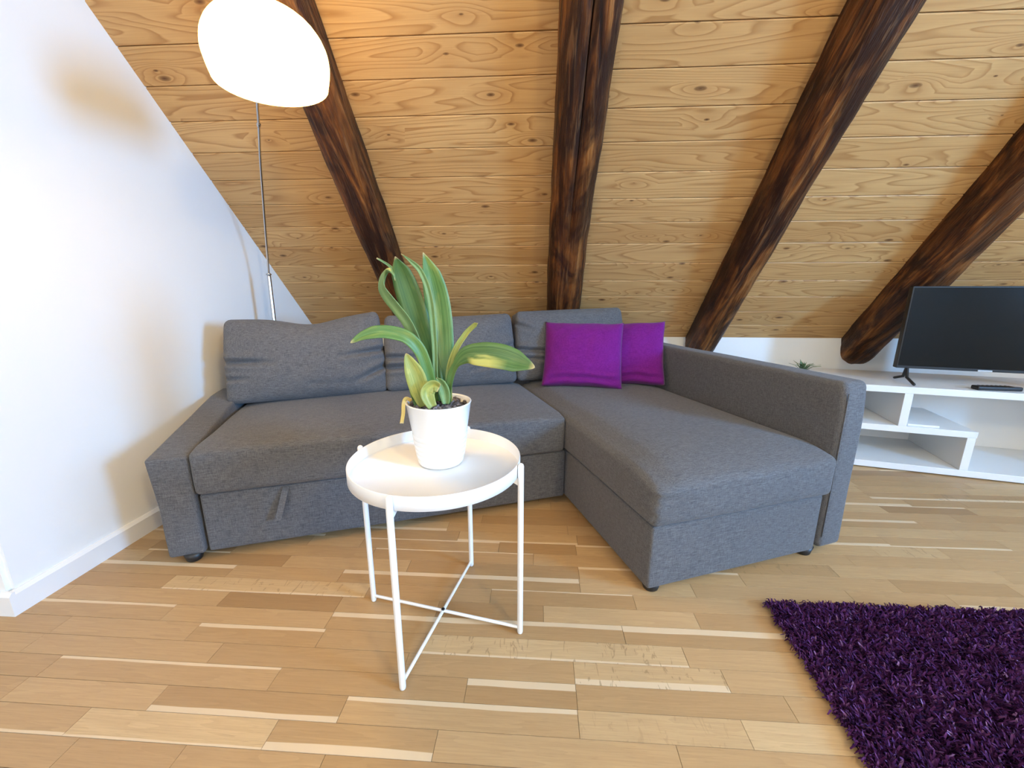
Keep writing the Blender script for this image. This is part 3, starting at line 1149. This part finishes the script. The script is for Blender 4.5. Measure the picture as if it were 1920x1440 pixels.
# ------------------------------------------------------------------ round tray table
TX, TY, TA, TR_ = -0.2613, 0.9924, -1.7743, 0.2309
tb = empty('tray_table', (TX, TY, 0))
tag(tb, 'small round white metal tray table with crossed foot bars', 'table')
R0 = 0.2225
ZT = 0.472
lathe('tray', [(0, ZT), (R0 - 0.004, ZT), (R0 - 0.0035, ZT + 0.002), (R0 - 0.003, 0.5035), (R0 - 0.0015, 0.505), (R0, 0.5035), (R0, ZT - 0.002), (R0 - 0.004, ZT - 0.004), (0, ZT - 0.004)], M['powder'], tb, 96)
for k in range(4):
    an = TA + k * math.pi / 2
    c, s = math.cos(an), math.sin(an)
    lg = tube('leg', [(TR_ * c, TR_ * s, 0.0), (TR_ * c, TR_ * s, 0.25), (TR_ * c, TR_ * s, 0.5095)], 0.0078, M['powder'], tb, 16)
    # bracket under the tray rim
    bm = bmesh.new()
    pr = [(TR_ - 0.002, ZT - 0.004), (TR_ - 0.045, ZT - 0.004), (TR_ - 0.002, ZT - 0.026)]
    q = [[bm.verts.new((r * c - t * s, r * s + t * c, z)) for r, z in pr] for t in (-0.002, 0.002)]
    bm.faces.new(q[0]); bm.faces.new(q[1])
    for i in range(3):
        bm.faces.new((q[0][i], q[0][(i + 1) % 3], q[1][(i + 1) % 3], q[1][i]))
    link('bracket', bm_mesh('bracket', bm), M['powder'], lg)
for k in range(2):
    an = TA + k * math.pi / 2
    c, s = math.cos(an), math.sin(an)
    zz = 0.021 + (0.0 if k else 0.0)
    tube('foot_bar', [(-TR_ * c, -TR_ * s, zz), (0, 0, zz), (TR_ * c, TR_ * s, zz)], 0.0045, M['powder'], tb, 12)
sc_ = lathe('screw', [(0, 0.0), (0.0052, 0.0), (0.005, 0.0025), (0.0035, 0.0035), (0, 0.0035)], M['screw'], tb, 20)
sc_.location = (0, 0, 0.0248)

# ------------------------------------------------------------------ potted plant
PX, PY, PZ = -0.257, 1.028, ZT + 0.001
pl = empty('potted_plant', (PX, PY, PZ))
tag(pl, 'green plant with long drooping blade leaves in a ribbed white pot on the tray table', 'potted plant')
rb, rt, hp = 0.060, 0.0850, 0.172
prof = [(0, 0.0), (rb - 0.004, 0.0), (rb, 0.004)]
ZS = [0.008 + 0.001 * k for k in range(90)]
for z in ZS:
    r = rb + (rt - rb) * z / hp
    k = (z - 0.020) / 0.0135
    r += 0.0016 * abs(math.sin(math.pi * k)) ** 0.6 if 0 < k < 5 else 0
    prof.append((r, z))
prof += [(rt - 0.0005, hp - 0.004), (rt + 0.0012, hp - 0.002), (rt + 0.0005, hp), (rt - 0.003, hp), (rt - 0.005, hp - 0.004), (rt - 0.008, hp - 0.03), (0, hp - 0.032)]
pot_o = lathe('pot', prof, M['ceramic'], pl, 72)
lathe('soil', [(0, hp - 0.016), (rt - 0.012, hp - 0.017), (rt - 0.0072, hp - 0.019)], M['soil'], pot_o, 40)
V, Fc = [], []
ico = bmesh.new()
bmesh.ops.create_icosphere(ico, subdivisions=1, radius=1)
iv = [v.co.copy() for v in ico.verts]
ifc = [[v.index for v in f.verts] for f in ico.faces]
ico.free()
rr = random.Random(5)
for k in range(190):
    a, r = rr.random() * 6.283, math.sqrt(rr.random()) * (rt - 0.013)
    s = rr.uniform(0.004, 0.0085)
    sx, sy, sz = s * rr.uniform(0.8, 1.3), s * rr.uniform(0.8, 1.2), s * rr.uniform(0.55, 0.9)
    rz = Matrix.Rotation(rr.random() * 6.28, 3, 'Z') @ Matrix.Rotation(rr.uniform(-.5, .5), 3, 'X')
    b0 = len(V)
    for v in iv:
        j = 1 + 0.25 * nz(v.x * 2 + k, v.y * 2, v.z * 2)
        V.append(rz @ Vector((v.x * sx * j, v.y * sy * j, v.z * sz * j)) + Vector((r * math.cos(a), r * math.sin(a), hp - 0.013 + rr.uniform(0, 0.006))))
    Fc += [[b0 + i for i in f] for f in ifc]
pb_ = link('pebbles', mesh_pd('pebbles', V, Fc), M['pebble'], pot_o)
pb_['kind'] = 'stuff'

M['leaf'] = m_leaf('green_leaf', (0.060, 0.145, 0.028), (0.140, 0.250, 0.058))
M['leaf_dark'] = m_leaf('dark_green_leaf', (0.036, 0.095, 0.020), (0.090, 0.165, 0.040), 0.12)
M['leaf_pale'] = m_leaf('pale_green_leaf', (0.11, 0.22, 0.070), (0.22, 0.34, 0.14), 0.1)
M['leaf_yellow'] = m_leaf('yellowing_leaf', (0.20, 0.26, 0.055), (0.42, 0.42, 0.12), 0.6)
M['leaf_dry'] = m_leaf('dry_leaf', (0.50, 0.30, 0.06), (0.62, 0.42, 0.12), 0.3, (0.6, 0.45, 0.15))


M['leaf_patch'] = m_leaf('yellow_flamed_leaf', (0.040, 0.100, 0.020), (0.115, 0.200, 0.048), 0.1, patch=True)


def catmull(P, n):
    out = []
    m = len(P)
    for i in range(m - 1):
        p0, p1, p2, p3 = P[max(i - 1, 0)], P[i], P[i + 1], P[min(i + 2, m - 1)]
        for k in range(n):
            t = k / n
            out.append(0.5 * ((2 * p1) + (-p0 + p2) * t + (2 * p0 - 5 * p1 + 4 * p2 - p3) * t * t + (-p0 + 3 * p1 - 3 * p2 + p3) * t ** 3))
    out.append(P[-1])
    return out


def leaf(px_pts, hw_px, mat, fold=0.35, roll=0.0, wshape=None, label=None, seed=0):
    """blade along 3D points given as (photo x, photo y, depth y); half width in metres from pixels at that depth"""
    P = [at(a, b_, c) - Vector((PX, PY, PZ)) for a, b_, c in px_pts]
    spine = catmull(P, 7)
    n = len(spine)
    K = 6
    V, Fc, UVs = [], [], []
    view = Vector((0, 0, CAM_Z)) - Vector((PX, PY, PZ + 0.3))
    view.normalize()
    hw = hw_px / F_PX * 1.0
    for i, p in enumerate(spine):
        t = i / (n - 1)
        tan = (spine[min(i + 1, n - 1)] - spine[max(i - 1, 0)]).normalized()
        side = tan.cross(view)
        side = side.normalized() if side.length > 1e-4 else Vector((1, 0, 0))
        nor = side.cross(tan).normalized()
        rl = roll(t) if callable(roll) else roll
        s2 = side * math.cos(rl) + nor * math.sin(rl)
        n2 = nor * math.cos(rl) - side * math.sin(rl)
        w = hw * (wshape(t) if wshape else (0.30 + 0.70 * math.sin(math.pi * min(1, t * 0.95 + 0.08)) ** 0.8) * min(1, (1 - t) * 5) ** 0.7)
        w = max(w, 0.0004)
        for k in range(K + 1):
            f = 2 * k / K - 1
            ed = 0.0012 * nz(t * 14, f * 2, seed) * abs(f)
            V.append(p + s2 * (f * w) + n2 * (-fold * w * (1 - abs(f)) ** 1.0 + ed))
            UVs.append((k / K, t))
    for i in range(n - 1):
        for k in range(K):
            a = i * (K + 1) + k
            Fc.append((a, a + 1, a + K + 2, a + K + 1))
    me = mesh_pd('leaf', V, Fc)
    uvl = me.uv_layers.new(name='UVMap')
    for lp in me.loops:
        uvl.data[lp.index].uv = UVs[lp.vertex_index]
    o = link('leaf', me, mat, pl, smooth=True)
    md = o.modifiers.new('thick', 'SOLIDIFY')
    md.thickness = 0.0014
    md.offset = 0
    if label: o['label'] = label
    return o


Y0 = 1.03
leaf([(823, 752, Y0), (803, 672, Y0 + .01), (781, 600, Y0 + .01), (763, 543, Y0 + .005), (750, 506, Y0), (741, 481, Y0 - .01)], 25, M['leaf_dark'], 0.25, 0.15, seed=1)
leaf([(830, 752, Y0), (829, 690, Y0 + .02), (826, 625, Y0 + .03), (819, 560, Y0 + .03), (808, 512, Y0 + .02), (793, 473, Y0 + .01)], 26, M['leaf'], 0.45, -0.1, seed=2)
leaf([(820, 750, Y0 - .01), (816, 700, Y0 - .01), (814, 640, Y0), (806, 560, Y0 + .0), (790, 512, Y0 + .0), (770, 490, Y0), (752, 476, Y0 + .005)], 6, M['leaf_pale'], 0.5, 0.3, seed=3)
leaf([(814, 752, Y0 - .01), (800, 700, Y0 - .02), (770, 618, Y0 - .03), (742, 578, Y0 - .035), (722, 552, Y0 - .04), (715, 535, Y0 - .045), (719, 515, Y0 - .05), (728, 506, Y0 - .06), (738, 514, Y0 - .07), (741, 526, Y0 - .07)], 13, M['leaf_pale'], 0.5,
     lambda t: 0.5 + 0.9 * t, lambda t: (0.5 + 0.5 * math.sin(math.pi * min(1, t + 0.1))) * min(1, (1 - t) * 4) ** 0.6, seed=4)
leaf([(815, 752, Y0 + .02), (795, 660, Y0 + .03), (772, 570, Y0 + .04), (752, 522, Y0 + .04), (729, 498, Y0 + .03), (706, 484, Y0 + .02)], 8, M['leaf_pale'], 0.5, 0.2, lambda t: 0.9 - 0.75 * t, seed=5)
leaf([(816, 754, Y0 - .02), (806, 710, Y0 - .03), (790, 662, Y0 - .045), (766, 634, Y0 - .06), (738, 624, Y0 - .07), (707, 622, Y0 - .08), (678, 630, Y0 - .085), (657, 643, Y0 - .09)], 12.5, M['leaf'], 0.35, -0.2, lambda t: (0.75 + 0.25 * math.sin(math.pi * t)) * min(1, (1 - t) * 4) ** 0.6, seed=6)
leaf([(838, 757, Y0 - .01), (842, 720, Y0 - .015), (852, 688, Y0 - .02), (872, 667, Y0 - .03), (900, 664, Y0 - .04), (938, 668, Y0 - .05), (974, 679, Y0 - .055), (1003, 689, Y0 - .06)], 24, M['leaf_patch'], 0.30, 0.15,
     lambda t: (0.28 + 0.72 * max(0, math.sin(math.pi * max(0, min(1, (t - 0.32) / 0.72)))) ** 0.8) * min(1, (1 - t) * 6) ** 0.6, label='drooping leaf with a yellow patch', seed=7)
leaf([(841, 757, Y0 + .01), (842, 700, Y0 + .01), (853, 658, Y0 + .01), (873, 626, Y0 + .01), (887, 612, Y0 + .005), (896, 606, Y0)], 7, M['leaf_yellow'], 0.5, 0.2, lambda t: 1.1 - 0.55 * t if t < 0.9 else 0.45 * (1 - t) * 10, seed=8)
leaf([(797, 762, Y0 - .04), (788, 735, Y0 - .045), (779, 706, Y0 - .05), (770, 684, Y0 - .05), (761, 663, Y0 - .05)], 19, M['leaf_yellow'], 0.4, 0.1, lambda t: math.sin(math.pi * min(1, t * 0.85 + 0.15)) ** 0.8, seed=9)
leaf([(812, 764, Y0 - .05), (804, 748, Y0 - .055), (802, 735, Y0 - .055), (812, 724, Y0 - .05), (823, 728, Y0 - .05)], 14, M['leaf_yellow'], 0.5, -0.3, lambda t: 0.6 + 0.4 * math.sin(math.pi * t), seed=10)
leaf([(784, 764, Y0 - .03), (778, 740, Y0 - .03), (773, 716, Y0 - .03), (769, 700, Y0 - .03)], 9, M['leaf'], 0.5, 0.2, seed=11)
leaf([(836, 758, Y0 - .03), (834, 740, Y0 - .03), (828, 722, Y0 - .03), (818, 708, Y0 - .02)], 11, M['leaf_pale'], 0.5, 0.2, seed=12)
leaf([(771, 752, Y0 - .045), (762, 747, Y0 - .055), (757, 755, Y0 - .07), (756, 775, Y0 - .07), (753, 794, Y0 - .07)], 3.5, M['leaf_dry'], 0.3, 0.4, lambda t: 1.0, label='dry yellow leaf hanging over the rim', seed=13)

# ------------------------------------------------------------------ floor lamp
LB = at(512, 605, 2.075)
lamp = empty('floor_lamp', (LB.x, LB.y, 0))
tag(lamp, 'arched steel floor lamp with a large lit bell shade, behind the sofa', 'lamp')
lathe('base', [(0, 0), (0.105, 0), (0.108, 0.004), (0.105, 0.016), (0.03, 0.024), (0.012, 0.03), (0, 0.03)], M['chrome'], lamp, 48)
o3 = Vector((LB.x, LB.y, 0))
c_top = at(504, 515, 2.07)
tube('pole', [(0, 0, 0.02), (0.003, 0, 0.5), c_top - o3], 0.0095, M['chrome'], lamp, 16)
tube('clamp_collar', [c_top - o3 + Vector((0, 0, -0.008)), c_top - o3 + Vector((0, 0, 0.010))], 0.0125, M['chrome'], lamp, 16)
rod = [c_top - o3, at(499, 450, 2.03) - o3, at(493, 370, 1.93) - o3, at(488, 300, 1.80) - o3, at(485, 235, 1.64) - o3, at(482, 190, 1.51) - o3, at(484, 150, 1.40) - o3, at(497, 95, 1.25) - o3]
tube('arm', catmull([Vector(q) for q in rod], 6), 0.0048, M['chrome'], lamp, 12)
tube('arm_joint', [at(485, 238, 1.645) - o3, at(485, 230, 1.628) - o3], 0.0075, M['chrome'], lamp, 12)
SDEP = 1.22
sp = at(511, 158, SDEP) - o3
# bell shade: rim, slightly swelling flank, round shoulder and crown
K_S = 0.00141
prof = [Vector((r * K_S, 0, z * K_S)) for r, z in [(99, 0), (105, 24), (107, 47), (101, 72), (85, 95), (60, 112), (31, 121), (0, 124)]]
prof = [(max(0.0, q.x), q.z) for q in catmull(prof, 3)]
inner = [(max(0.0, r - 0.003), z - 0.003 if z > 0.01 else z) for r, z in prof]
sh = lathe('shade', prof + inner[::-1], M['shade'], lamp, 40)
sh.location = sp
sh.rotation_euler = (0, math.radians(-3), 0)
sh['label'] = 'glowing white bell shade'
df = lathe('diffuser', [(0, 0.010), (0.06, 0.009), (0.115, 0.007), (0.1345, 0.006), (0.1345, 0.009), (0, 0.014)], M['diffuser'], lamp, 28)
df.parent = sh

# unseen globe lamp added behind the viewpoint as warm room fill
gl = empty('fill_globe_lamp', (1.30, -0.90, 2.10))
tag(gl, 'unseen round globe lamp added for warm room light', 'lamp')
tube('cord', [(0, 0, 0.10), (0, 0, CZ + 0.02 - 2.10)], 0.004, M['black'], gl, 8)
lathe('globe', [(0.11 * math.sin(math.pi * k / 12), -0.11 * math.cos(math.pi * k / 12)) for k in range(13)], M['globe'], gl, 20)
lathe('holder', [(0, 0.10), (0.03, 0.10), (0.025, 0.14), (0, 0.14)], M['chrome'], gl, 20)

# ------------------------------------------------------------------ tv bench, television and what stands on it
BA = math.radians(-15)
BO = Vector((1.752, 2.152, 0))
bench = empty('tv_bench', BO, BA)
tag(bench, 'low white open shelf unit with stepped compartments under the television', 'tv bench')
S0, S1, DB = -0.36, 1.02, 0.46
ZBT = 0.452
TH_ = 0.034


def pan(name, x0, x1, z0, z1, y0=0.0, y1=None):
    return box(name, x0, x1, y0, DB if y1 is None else y1, z0, z1, M['foil'], bench, 0.0015, 2)


pan('top_panel', S0, S1, ZBT - TH_, ZBT)
pan('bottom_panel', S0, S1, 0.006, 0.040)
pan('shelf', S0 + 0.034, 0.445, 0.212, 0.245)
pan('divider', 0.124, 0.160, 0.2452, ZBT - TH_ - 0.0002, 0.001)
pan('divider', 0.409, 0.443, 0.0402, 0.2118, 0.001)
pan('side_panel', S0, S0 + 0.034, 0.0402, ZBT - TH_ - 0.0002)
pan('side_panel', S1 - 0.034, S1, 0.0402, ZBT - TH_ - 0.0002)
box('back_panel', S0 + 0.036, S1 - 0.036, DB - 0.010, DB - 0.004, 0.041, ZBT - TH_ - 0.001, M['foil'], bench, 0)
for x in (S0 + 0.06, 0.4, S1 - 0.06):
    for y in (0.05, DB - 0.05):
        f = lathe('foot', [(0, 0), (0.018, 0), (0.018, 0.006), (0, 0.006)], M['black'], bench, 16)
        f.location = (x, y, 0)


def to_bench(o, x, y, z, rz=0.0):
    o.matrix_world = Matrix.Translation(BO) @ Matrix.Rotation(BA, 4, 'Z') @ Matrix.Translation((x, y, z)) @ Matrix.Rotation(rz, 4, 'Z')


tv = empty('television', (0, 0, 0))
tag(tv, 'black flat screen television switched off, standing on the white bench', 'television')
TW, THt = 0.715, 0.418
to_bench(tv, 0.115 + TW / 2, 0.110, ZBT)
hs = box('housing', -TW / 2, TW / 2, 0.0, 0.035, 0.078, 0.078 + THt, M['black'], tv, 0.004)
box('rear_cover', -TW / 2 + 0.1, TW / 2 - 0.1, 0.035, 0.087, 0.10, 0.40, M['black'], hs, 0.01)
box('screen', -TW / 2 + 0.007, TW / 2 - 0.007, -0.0015, 0.001, 0.078 + 0.014, 0.078 + THt - 0.007, M['screen'], tv, 0.0005)
box('logo', -0.028, 0.028, -0.003, 0.001, 0.0785, 0.0865, plain('silver_print', (0.6, 0.6, 0.62), 0.3, 0.8), hs, 0.0008)
for sx in (-1, 1):
    x0 = sx * (TW / 2 - 0.055)
    tube('foot', [(x0, 0.017, 0.087), (x0, 0.0, 0.03), (x0 + sx * 0.005, -0.087, 0.007)], 0.007, M['black'], tv, 10)
    tube('foot', [(x0, 0.017, 0.087), (x0, 0.035, 0.03), (x0 + sx * 0.005, 0.105, 0.007)], 0.007, M['black'], tv, 10)

rc = empty('remote_control', (0, 0, 0))
tag(rc, 'slim black remote control lying on the white bench before the television', 'remote control')
to_bench(rc, 0.500, 0.055, ZBT, math.radians(10))
rb_ = soft('body', -0.095, 0.095, -0.021, 0.021, 0.0005, 0.020, 0.006, (16, 4, 2), rc, M['black'], None, 3)
for i in range(7):
    for j in range(3):
        bt = box('button', -0.070 + i * 0.019 - 0.004, -0.070 + i * 0.019 + 0.004, -0.012 + j * 0.012 - 0.003, -0.012 + j * 0.012 + 0.003, 0.0195, 0.0212, M['screw'], rc, 0.0008, 1)
        under(bt, rb_)
under(box('label_plate', 0.062, 0.086, -0.014, 0.014, 0.0195, 0.0206, plain('silver_plate', (0.55, 0.56, 0.58), 0.3, 0.5), rc, 0.0003, 1), rb_)

wb = box('flat_box', -0.065, 0.065, -0.04, 0.04, 0, 0.011, M['foil'], None, 0.002)
tag(wb, 'thin white flat box lying on the middle shelf of the bench', 'box')
to_bench(wb, 0.235, 0.055, 0.2455)

gp = empty('potted_grass', (0, 0, 0))
tag(gp, 'small spiky green plant peeping over the chaise armrest', 'potted plant')
gpp = at(1505, 694, 2.40)
gp.location = (gpp.x, gpp.y, ZBT + 0.0005)
lathe('pot', [(0, 0), (0.026, 0), (0.032, 0.03), (0.034, 0.032), (0.030, 0.032), (0.028, 0.026), (0, 0.026)], M['ceramic'], gp, 28)
rr = random.Random(3)
M['grass'] = plain('grey_green_blade', (0.10, 0.16, 0.065), 0.5)
for k in range(34):
    a = rr.random() * 6.283
    out = rr.uniform(0.02, 0.085)
    h = rr.uniform(0.018, 0.052) * (1.2 - out * 5)
    b0 = Vector((0.01 * math.cos(a), 0.01 * math.sin(a), 0.026))
    tip = Vector((out * math.cos(a), out * math.sin(a), 0.032 + max(0.006, h)))
    mid = (b0 + tip) / 2 + Vector((0, 0, 0.010))
    sd = Vector((-math.sin(a), math.cos(a), 0)) * rr.uniform(0.003, 0.0048)
    V = [b0 - sd * .6, b0 + sd * .6, mid + sd, mid - sd, tip]
    up = Vector((0, 0, -0.0012))
    V = V + [v + up for v in V]
    Fc = [(0, 1, 2, 3), (3, 2, 4), (5, 8, 7, 6), (8, 9, 7), (0, 3, 8, 5), (3, 4, 9, 8), (4, 2, 7, 9), (2, 1, 6, 7), (1, 0, 5, 6)]
    link('blade', mesh_pd('blade', V, Fc), M['grass'], gp)

# ------------------------------------------------------------------ shag rug
rug = empty('shag_rug', (0.70, 1.09, 0))
tag(rug, 'deep purple shaggy rug on the floor at the lower right', 'rug')
A = Vector((0.0, 0.0, 0))
ex = Vector((math.cos(0.012), math.sin(0.012), 0))
ey = Vector((-0.070, -1.0, 0)).normalized()
RL, RWd = 1.75, 1.15
V = []
for z in (0.0005, 0.010):
    V += [A + ex * i_ + ey * j_ + Vector((0, 0, z)) for i_, j_ in ((0.014, 0.010), (RL - 0.014, 0.010), (RL - 0.014, RWd - 0.01), (0.014, RWd - 0.01))]
Fc = [(0, 1, 2, 3), (7, 6, 5, 4), (0, 4, 5, 1), (1, 5, 6, 2), (2, 6, 7, 3), (3, 7, 4, 0)]
link('backing', mesh_pd('backing', V, Fc), M['rug_back'], rug)
NP = 150000
a_ = rng.random(NP) * RL
b_ = rng.random(NP) * RWd
px = a_ * ex.x + b_ * ey.x
py = a_ * ex.y + b_ * ey.y
# clumps of yarn lean together
cell = 0.022
ci = np.floor(px / cell).astype(int) * 131 + np.floor(py / cell).astype(int) * 17
lean_a = (np.sin(ci * 12.9898) * 43758.5453) % 1 * 6.283 + rng.normal(0, 1.1, NP)
lean = 0.008 + 0.012 * rng.random(NP)
hgt = 0.008 + 0.013 * rng.random(NP)
tx, ty = px + np.cos(lean_a) * lean, py + np.sin(lean_a) * lean
wd = 0.0014 + 0.0012 * rng.random(NP)
wa = rng.random(NP) * 6.283
wx, wy = np.cos(wa) * wd, np.sin(wa) * wd
mx, my, mz = px * .45 + tx * .55, py * .45 + ty * .55, 0.009 + hgt * 0.72
VV = np.empty((NP, 6, 3))
VV[:, 0] = np.stack([px - wx, py - wy, np.full(NP, 0.009)], 1)
VV[:, 1] = np.stack([px + wx, py + wy, np.full(NP, 0.009)], 1)
VV[:, 2] = np.stack([mx + wx * 1.1, my + wy * 1.1, mz], 1)
VV[:, 3] = np.stack([mx - wx * 1.1, my - wy * 1.1, mz], 1)
tz_ = 0.009 + hgt
edge_ = (a_ < 0.02) | (a_ > RL - 0.02) | (b_ < 0.012)
tz_ = np.where(edge_, tz_ * (0.35 + 0.4 * rng.random(NP)), tz_)
VV[:, 4] = np.stack([tx + wx * .6, ty + wy * .6, tz_], 1)
VV[:, 5] = np.stack([tx - wx * .6, ty - wy * .6, tz_ * 1.02], 1)
me = bpy.data.meshes.new('pile')
me.vertices.add(NP * 6)
me.vertices.foreach_set('co', VV.reshape(-1))
i0 = np.arange(NP)[:, None] * 6
FQ = np.concatenate([i0 + np.array([0, 1, 2, 3]), i0 + np.array([3, 2, 4, 5])], 1).reshape(-1)
me.loops.add(NP * 8)
me.loops.foreach_set('vertex_index', FQ)
me.polygons.add(NP * 2)
me.polygons.foreach_set('loop_start', np.arange(NP * 2) * 4)
me.update(calc_edges=True)
po = link('pile', me, M['pile'], rug)
po['kind'] = 'stuff'
